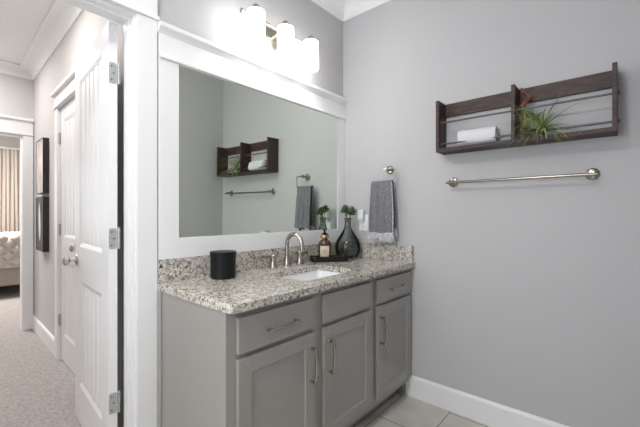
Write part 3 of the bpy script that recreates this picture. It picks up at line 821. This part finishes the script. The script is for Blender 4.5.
# hanging grey towel draped over the ring's lower bar
ht = empty('hand_towel', (RX, -0.375, 1.40))
tag(ht, 'dark grey knitted hand towel with pale fringe hanging from the towel ring', 'towel')
ZB = 1.056
def towel_sheet(x_off, zb, seed, amp, flip):
    cols, rows = 60, 34
    g = []
    for i in range(rows+1):
        t = i/rows; z = 1.398 - (1.398-zb)*t
        row = []
        for j in range(cols+1):
            u = j/cols
            wdt = 0.078 + 0.009*min(1, t*1.6)
            y = -0.377 + (u-0.5)*2*wdt - 0.006*t
            fold = sin(u*pi*7 + seed + 0.8*sin(t*2+seed))*0.5 + 0.35*sin(u*pi*13+seed*2+t)
            x = x_off - 0.016*t*flip + fold*amp*(0.35+0.65*min(1, t*2)) 
            row.append((x, y, z + 0.003*sin(u*9+seed)*t))
        g.append(row)
    return g
def towel():
    bm = bmesh.new()
    F_ = towel_sheet(RX-0.014, ZB, 0.4, 0.0085, 1); B_ = towel_sheet(RX+0.014, ZB+0.03, 2.1, 0.008, -0.4)
    # join over the bar
    rows = F_[::-1]
    over = []
    for k in range(1, 6):
        a = pi*k/6
        over.append([((f[0]+b_[0])/2 - cos(a)*(b_[0]-f[0])/2, (f[1]+b_[1])/2, 1.398 + 0.010*sin(a)) for f, b_ in zip(F_[0], B_[0])])
    rows = rows + over + B_
    V = [[bm.verts.new(p) for p in r] for r in rows]
    for i in range(len(V)-1):
        for j in range(len(V[0])-1): bm.faces.new((V[i][j], V[i][j+1], V[i+1][j+1], V[i+1][j]))
    o = fin('towel_cloth', bm, M['towelgrey'], None, smooth=True)
    s = o.modifiers.new('thick', 'SOLIDIFY'); s.thickness = 0.005; s.offset = 0
    return o, F_, B_
tw, F_, B_ = towel(); at(ht, tw)
# pale woven hem and ruffled tassels
bm = bmesh.new(); rf = random.Random(5)
for row, zz, dx in ((F_[-1], ZB, -0.002), (B_[-1], ZB+0.03, 0.0)):
    for j in range(0, 61, 1):
        x, y, z = row[j]
        for q in range(2):
            yy = y + rf.uniform(-0.002, 0.002); L = rf.uniform(0.034, 0.062)
            u = (j/60-0.5)*2; fl = u*0.012 - (0.014 if u > 0.3 else 0)*0 + rf.uniform(-0.012, 0.012)
            xo = dx - rf.uniform(0.0, 0.010)
            tube(bm, [(x+dx*0.5, yy, z+0.006), (x+xo*0.6, yy+fl*0.4, z-L*0.4), (x+xo, yy+fl, z-L)], [0.0022, 0.0026, 0.0016], 5)
fr = at(ht, fin('fringe', bm, M['fringe'], smooth=True)); tag(fr, 'pale knotted fringe', kind='stuff')
bm = bmesh.new()
hem = [F_[i][0] for i in range(0, 35)]
pts = [(x-0.002, y-0.001, z) for x, y, z in hem]
tube(bm, pts, [0.0032+0.0008*sin(i*1.7) for i in range(len(pts))], 8)
at(ht, fin('edge_hem', bm, M['fringe'], smooth=True))
for o in ht.children:
    if o.name.startswith('edge_hem'): o['label'] = 'pale side hem'

# towel bar
tb = empty('towel_bar', (0, -1.16, 1.378))
tag(tb, 'long brushed nickel towel bar on the wall below the shelf', 'towel bar')
for y in (-0.832, -1.492):
    bm = bmesh.new(); lathe(bm, [(0.0, -0.0004), (0.029, -0.0004), (0.029, -0.005), (0.025, -0.009), (0.012, -0.011), (0.0105, -0.060), (0.0, -0.060)], (0, y, 1.378), 32, 'X')
    at(tb, fin('wall_flange', bm, M['bronze'], smooth=True))
at(tb, TUBE('bar', M['bronze'], [(-0.066, -0.812, 1.372), (-0.066, -1.512, 1.372)], 0.0075, n=14))

# wooden wall shelf
WS = empty('wall_shelf', (0, -1.177, 1.547))
tag(WS, 'dark stained wooden wall shelf with metal rods above the towel bar', 'shelf')
Y0, Y1, YD, TK = -0.772, -1.583, -1.177, 0.018
for y in (Y0-TK/2, YD, Y1+TK/2):
    at(WS, BOX('side_panel' if y != YD else 'divider', M['wood'], -0.122, -0.0005, y-TK/2, y+TK/2, 1.548, 1.850, bev=0.0015))
for a, c_ in ((Y0-TK, YD+TK/2), (YD-TK/2, Y1+TK)):
    at(WS, BOX('back_board', M['wood'], -0.018, -0.0008, c_+0.0003, a-0.0003, 1.772, 1.850, bev=0.0012))
    at(WS, BOX('bottom_board', M['wood'], -0.1215, -0.0008, c_+0.0003, a-0.0003, 1.5485, 1.570, bev=0.0012))
for z in (1.723, 1.598):
    bm = bmesh.new(); tube(bm, [(-0.092, Y0-0.004, z), (-0.092, Y1-0.006, z)], 0.0055, 12)
    lathe(bm, [(0.0, Y1-0.010), (0.006, Y1-0.009), (0.008, Y1-0.004), (0.008, Y1-0.0005), (0.0, Y1-0.0005)], (-0.092, 0, z), 14, 'Y')
    at(WS, fin('metal_rod', bm, M['rod'], smooth=True))

# rolled white towel
rt = empty('rolled_towel', (-0.053, -0.985, 1.5705))
tag(rt, 'rolled white hand towel lying in the left bay of the wooden shelf', 'towel')
bm = bmesh.new(); turns = 3.2; N_ = 90; L2 = 0.100
ins_, out_ = [], []
for i in range(N_+1):
    t = i/N_; a = 2.5 + t*turns*2*pi; r = 0.008 + 0.0330*t
    ins_.append((r*cos(a)*0.95, r*sin(a)*1.10)); r2 = r+0.0093
    out_.append((r2*cos(a)*0.95, r2*sin(a)*1.10))
loop = out_ + ins_[::-1]
zmin = min(z for x, z in loop)
for s in (0,):
    rings = []
    for k in range(9):
        t = k/8; y = -L2 + 2*L2*t; e = 1 - 0.05*abs(2*t-1)**4
        rings.append([bm.verts.new((x*e + 0.001*sin(7*t+z*80), y + 0.003*sin(x*90+2), (z-zmin)*e + 0.0005)) for x, z in loop])
    n = len(loop)
    for k in range(8):
        for j in range(n): bm.faces.new((rings[k][j], rings[k][(j+1)%n], rings[k+1][(j+1)%n], rings[k+1][j]))
    for rg in (rings[0], rings[-1]):
        m_ = N_+1
        for j in range(N_): bm.faces.new((rg[j], rg[j+1], rg[2*m_-2-j], rg[2*m_-1-j]))
for v in bm.verts:
    nn = noise.noise_vector(Vector((v.co.x*25, v.co.y*14, v.co.z*25)))
    v.co += Vector((nn.x*0.008, nn.y*0.004, nn.z*0.006)); v.co.z = max(v.co.z, 0.0004)
fin('towel_roll', bm, M['towelwhite'], rt, smooth=True)

# driftwood piece and spiky air plant
dwp = [(-0.060, -1.236, 1.572), (-0.066, -1.232, 1.605), (-0.060, -1.216, 1.635), (-0.070, -1.208, 1.660), (-0.076, -1.222, 1.690), (-0.072, -1.212, 1.712), (-0.068, -1.206, 1.732), (-0.076, -1.220, 1.756), (-0.072, -1.238, 1.776), (-0.066, -1.234, 1.795), (-0.064, -1.215, 1.815), (-0.066, -1.203, 1.842)]
dsm = []
for i in range(len(dwp)-1):
    for k in range(4):
        t = k/4; dsm.append(Vector(dwp[i]).lerp(Vector(dwp[i+1]), t))
dsm.append(Vector(dwp[-1]))
for _ in range(3): dsm = [dsm[0]] + [(dsm[i-1]+dsm[i]*2+dsm[i+1])/4 for i in range(1, len(dsm)-1)] + [dsm[-1]]
rad = [0.0135*(1-0.35*i/len(dsm)) + 0.0035*sin(i*0.8) for i in range(len(dsm))]
for i in range(6): rad[-1-i] = 0.003 + 0.0014*i
dw = empty('driftwood', (-0.06, -1.22, 1.5705))
tag(dw, 'twisted reddish brown driftwood standing on the shelf beside the divider', 'driftwood')
bm = bmesh.new(); tube(bm, dsm, rad, 14)
tube(bm, [(-0.066, -1.228, 1.600), (-0.075, -1.255, 1.610), (-0.070, -1.285, 1.602), (-0.062, -1.310, 1.585)], [0.013, 0.013, 0.011, 0.006], 12)
for v in bm.verts: v.co += v.normal*0 + Vector(noise.noise_vector(v.co*60))*0.0028
at(dw, fin('driftwood_stem', bm, M['drift'], smooth=True))
for o in dw.children: 
    zm = min(v.co.z for v in o.data.vertices); 
    for v in o.data.vertices: v.co.z = max(v.co.z, 1.5706)

ap = empty('air_plant', (-0.070, -1.285, 1.575))
tag(ap, 'spiky green air plant with arching blades spilling over the shelf rods', 'plant')
rnd = random.Random(11)
def blade(bm, base, az, el, L, W, droop):
    c = Vector(base); prev = None; n = 9
    d = Vector((cos(az)*cos(el), sin(az)*cos(el), sin(el)))
    side = Vector((-sin(az), cos(az), 0)); p_ = c.copy()
    for i in range(n+1):
        t = i/n; w = W*(1-t)**0.7*(0.6+0.4*min(1, t*5)) + 0.0003
        nr = side.cross(d).normalized()
        v = [bm.verts.new(p_ + side*w), bm.verts.new(p_ + nr*w*0.35), bm.verts.new(p_ - side*w), bm.verts.new(p_ - nr*w*0.15)]
        if prev:
            for j in range(4): bm.faces.new((prev[j], prev[(j+1)%4], v[(j+1)%4], v[j]))
        prev = v
        d = (d + Vector((0, 0, -droop/n))).normalized(); p_ = p_ + d*(L/n)
        if p_.x > -0.006: p_.x = -0.006
        if p_.x > -0.124 and p_.z < 1.574: p_.z = 1.574
        if p_.y > -1.190 and p_.x > -0.126: p_.y = -1.190 - rnd.uniform(0, 0.003)
# main rosette: blades towards the room (-x), both sides and up
for (ctr, cnt, Lr) in (((-0.080, -1.300, 1.612), 66, (0.12, 0.25)), ((-0.070, -1.262, 1.662), 20, (0.06, 0.11)), ((-0.080, -1.225, 1.640), 14, (0.07, 0.12))):
    for i in range(cnt):
        az = pi + rnd.uniform(-1.65, 1.65); el = rnd.uniform(-0.25, 1.35)
        L = rnd.uniform(*Lr); dr = rnd.uniform(0.3, 1.9)
        if el > 1.0: L *= 0.75
        bm = bmesh.new(); blade(bm, ctr, az, el, L, rnd.uniform(0.0034, 0.0052), dr)
        at(ap, fin('blade', bm, M['leaftip'] if rnd.random() < 0.28 else M['leafair'], smooth=True))

# ================================================================ HALL PICTURES
def picture(z0, z1, fm, motif):
    e = empty('framed_picture', (-1.33, 3.0, 0), HA)
    y0, y1 = -0.745, -0.425
    bm = bmesh.new(); t = 0.006
    box(bm, -0.046, -0.001, y0, y0+t, z0, z1); box(bm, -0.046, -0.001, y1-t, y1, z0, z1)
    box(bm, -0.046, -0.001, y0+t, y1-t, z0, z0+t); box(bm, -0.046, -0.001, y0+t, y1-t, z1-t, z1)
    fin('frame', bm, M['blackframe'], e)
    BOX('canvas', fm, -0.043, -0.010, y0+t, y1-t, z0+t, z1-t, e)
    if motif:
        bm = bmesh.new(); yc = (y0+y1)/2; zc = (z0+z1)/2
        pts = [(0.0, -0.16), (-0.03, -0.12), (-0.045, -0.03), (-0.03, 0.08), (-0.01, 0.16), (0.02, 0.20), (0.045, 0.12), (0.05, 0.0), (0.03, -0.10)]
        f_ = [bm.verts.new((-0.0436, yc+a, zc+b_)) for a, b_ in pts]; k_ = [bm.verts.new((-0.0432, yc+a, zc+b_)) for a, b_ in pts]
        bm.faces.new(f_); bm.faces.new(k_)
        for i in range(len(pts)): bm.faces.new((f_[i], f_[(i+1)%len(pts)], k_[(i+1)%len(pts)], k_[i]))
        fin('motif', bm, M['canvaswhite'], e)
    return e
tag(picture(1.372, 1.862, M['canvas'], False), 'upper black framed pale canvas on the hall wall', 'picture', 'framed pictures on the hall wall')
tag(picture(0.850, 1.340, M['canvasgrey'], True), 'lower black framed dark canvas with white shape on the hall wall', 'picture', 'framed pictures on the hall wall')

# ================================================================ BEDROOM
bed = empty('bed', (-2.0, 5.9, 0.004))
tag(bed, 'bed with tufted taupe quilt and beige upholstered base in the bedroom', 'bed')
BX0, BX1, BY0, BY1 = -3.0, -0.75, 4.98, 6.55
at(bed, BOX('bed_base', M['bedbase'], BX0, BX1, BY0+0.01, BY1, 0.16, 0.45, bev=0.02))
at(bed, BOX('mattress', M['sheet'], BX0+0.02, BX1-0.02, BY0+0.03, BY1, 0.452, 0.80, bev=0.05, seg=3))
bm = bmesh.new(); nx, nv = 200, 100
g = []
for i in range(nx+1):
    row = []
    for j in range(nv+1):
        s = j/nv*1.0          # path: up front 0..0.40 then back over the top
        x = BX0-0.01 + (BX1-BX0+0.02)*i/nx
        if s < 0.40: y, z = BY0-0.012, 0.42 + s; ny, nz = -1, 0
        elif s < 0.46:
            a = (s-0.40)/0.06*pi/2; y = BY0-0.012+0.04*(1-cos(a)); z = 0.82+0.03*sin(a); ny, nz = -cos(a), sin(a)
        else: y = BY0+0.028+(s-0.46)*1.8; z = 0.85; ny, nz = 0, 1
        u = (x/0.17 + s/0.17); v = (x/0.17 - s/0.17)
        b_ = 0.045*(abs(sin(pi*u/1))*abs(sin(pi*v/1)))**0.5
        row.append(bm.verts.new((x, y+ny*b_, z+nz*b_)))
    g.append(row)
for i in range(nx):
    for j in range(nv): bm.faces.new((g[i][j], g[i+1][j], g[i+1][j+1], g[i][j+1]))
q = at(bed, fin('quilt', bm, M['quilt'], smooth=True)); s = q.modifiers.new('t', 'SOLIDIFY'); s.thickness = 0.012; s.offset = 0
q['label'] = 'taupe quilt with diamond tufting'
for x in (BX0+0.1, BX1-0.1):
    for y in (BY0+0.12, BY1-0.1): at(bed, BOX('leg', M['dark'], x-0.03, x+0.03, y-0.03, y+0.03, 0.0045, 0.16))
# window and blinds
bm = bmesh.new()
box(bm, -2.6, -2.55, 7.0, 7.06, 0.75, 2.2); box(bm, -1.07, -1.02, 7.0, 7.06, 0.75, 2.2); box(bm, -2.55, -1.07, 7.0, 7.06, 0.75, 0.80); box(bm, -2.55, -1.07, 7.0, 7.06, 2.15, 2.2); box(bm, -2.55, -1.07, 7.02, 7.06, 1.46, 1.50)
wf = struct(fin('window_1', bm, M['trim']), 'white bedroom window behind the curtain')
BOX('window_pane', M['clear'], -2.55, -1.07, 7.036, 7.042, 0.80, 2.15, wf)
bl = empty('window_blind', (-1.8, 6.97, 2.2)); tag(bl, 'white horizontal slat blind in the bedroom window beside the curtain', 'blind')
bm = bmesh.new()
for k in range(34):
    z = 0.80 + k*0.041
    prism(bm, [(0.0, z), (0.02, z+0.006), (0.045, z+0.022), (0.046, z+0.020), (0.02, z+0.003)], (-2.58, 6.995, 0), (-1.04, 6.995, 0), (0, -1, 0))
at(bl, fin('slats', bm, M['blind']))
at(bl, BOX('head_rail', M['blind'], -2.6, -1.02, 6.94, 6.995, 2.20, 2.25))
# curtain and rod
cu = empty('curtain', (-1.0, 6.86, 2.36)); tag(cu, 'pleated beige linen curtain hanging beside the bedroom window', 'curtain')
bm = bmesh.new(); nx, nz = 160, 24; g = []
for i in range(nx+1):
    u = i/nx; row = []
    for j in range(nz+1):
        t = j/nz; z = 2.365 - 2.30*t
        sq = 0.88 + 0.12*t
        x = -1.02 + (u-0.5)*0.50*sq
        y = 6.875 + 0.020*sin(u*2*pi*8)*(0.6+0.4*t) + 0.010*sin(u*2*pi*4+t*3)
        if t < 0.05: y = 6.875 + (y-6.875)*0.7
        row.append(bm.verts.new((x, y, z)))
    g.append(row)
for i in range(nx):
    for j in range(nz): bm.faces.new((g[i][j], g[i+1][j], g[i+1][j+1], g[i][j+1]))
c_ = at(cu, fin('curtain_panel', bm, M['curtain'], smooth=True)); s = c_.modifiers.new('t', 'SOLIDIFY'); s.thickness = 0.004
cr = empty('curtain_rod', (-1.7, 6.875, 2.40)); tag(cr, 'white curtain rod above the pleated beige curtain', 'curtain rod')
bm = bmesh.new(); tube(bm, [(-2.9, 6.875, 2.385), (-0.78, 6.875, 2.385)], 0.016, 14)
lathe(bm, [(0.0, 0.0), (0.018, 0.004), (0.028, 0.022), (0.018, 0.042), (0.0, 0.048)], (-0.78, 6.875, 2.385), 18, 'X')
at(cr, fin('rod', bm, M['trim'], smooth=True))
for x in (-2.85, -0.80):
    at(cr, BOX('bracket', M['trim'], x-0.008, x+0.008, 6.875, 6.9995, 2.355, 2.367))

# ================================================================ CEILING LIGHTS (fixtures added out of view to carry the fill lamps)
def fixture(l, r, zc, label):
    e = empty('ceiling_light', (l.location.x, l.location.y, zc)); tag(e, label, 'ceiling light')
    bm = bmesh.new(); lathe(bm, [(r+0.008, -0.0005), (r+0.028, -0.0005), (r+0.026, -0.010), (r+0.008, -0.018)], (0, 0, 0), 40, closed=True)
    fin('trim_ring', bm, M['trim'], e, smooth=True)
    LATHE('diffuser', M['led'], [(0, -0.001), (r, -0.001), (r, -0.006), (0, -0.008)], (0, 0, 0), e, 40)
    l.location.z = zc-0.012
fixture(BATH_FILL, 0.15, HB, 'round flush ceiling light of the bathroom')
fixture(HALL_FILL, 0.14, HH, 'round flush ceiling light nearest the bathroom doorway in the hall')
fixture(HALL_FILL2, 0.14, HH, 'round flush ceiling light by the bedroom doorway in the hall')
fixture(BED_FILL, 0.30, HH+0.04, 'wide round flush ceiling light of the bedroom')
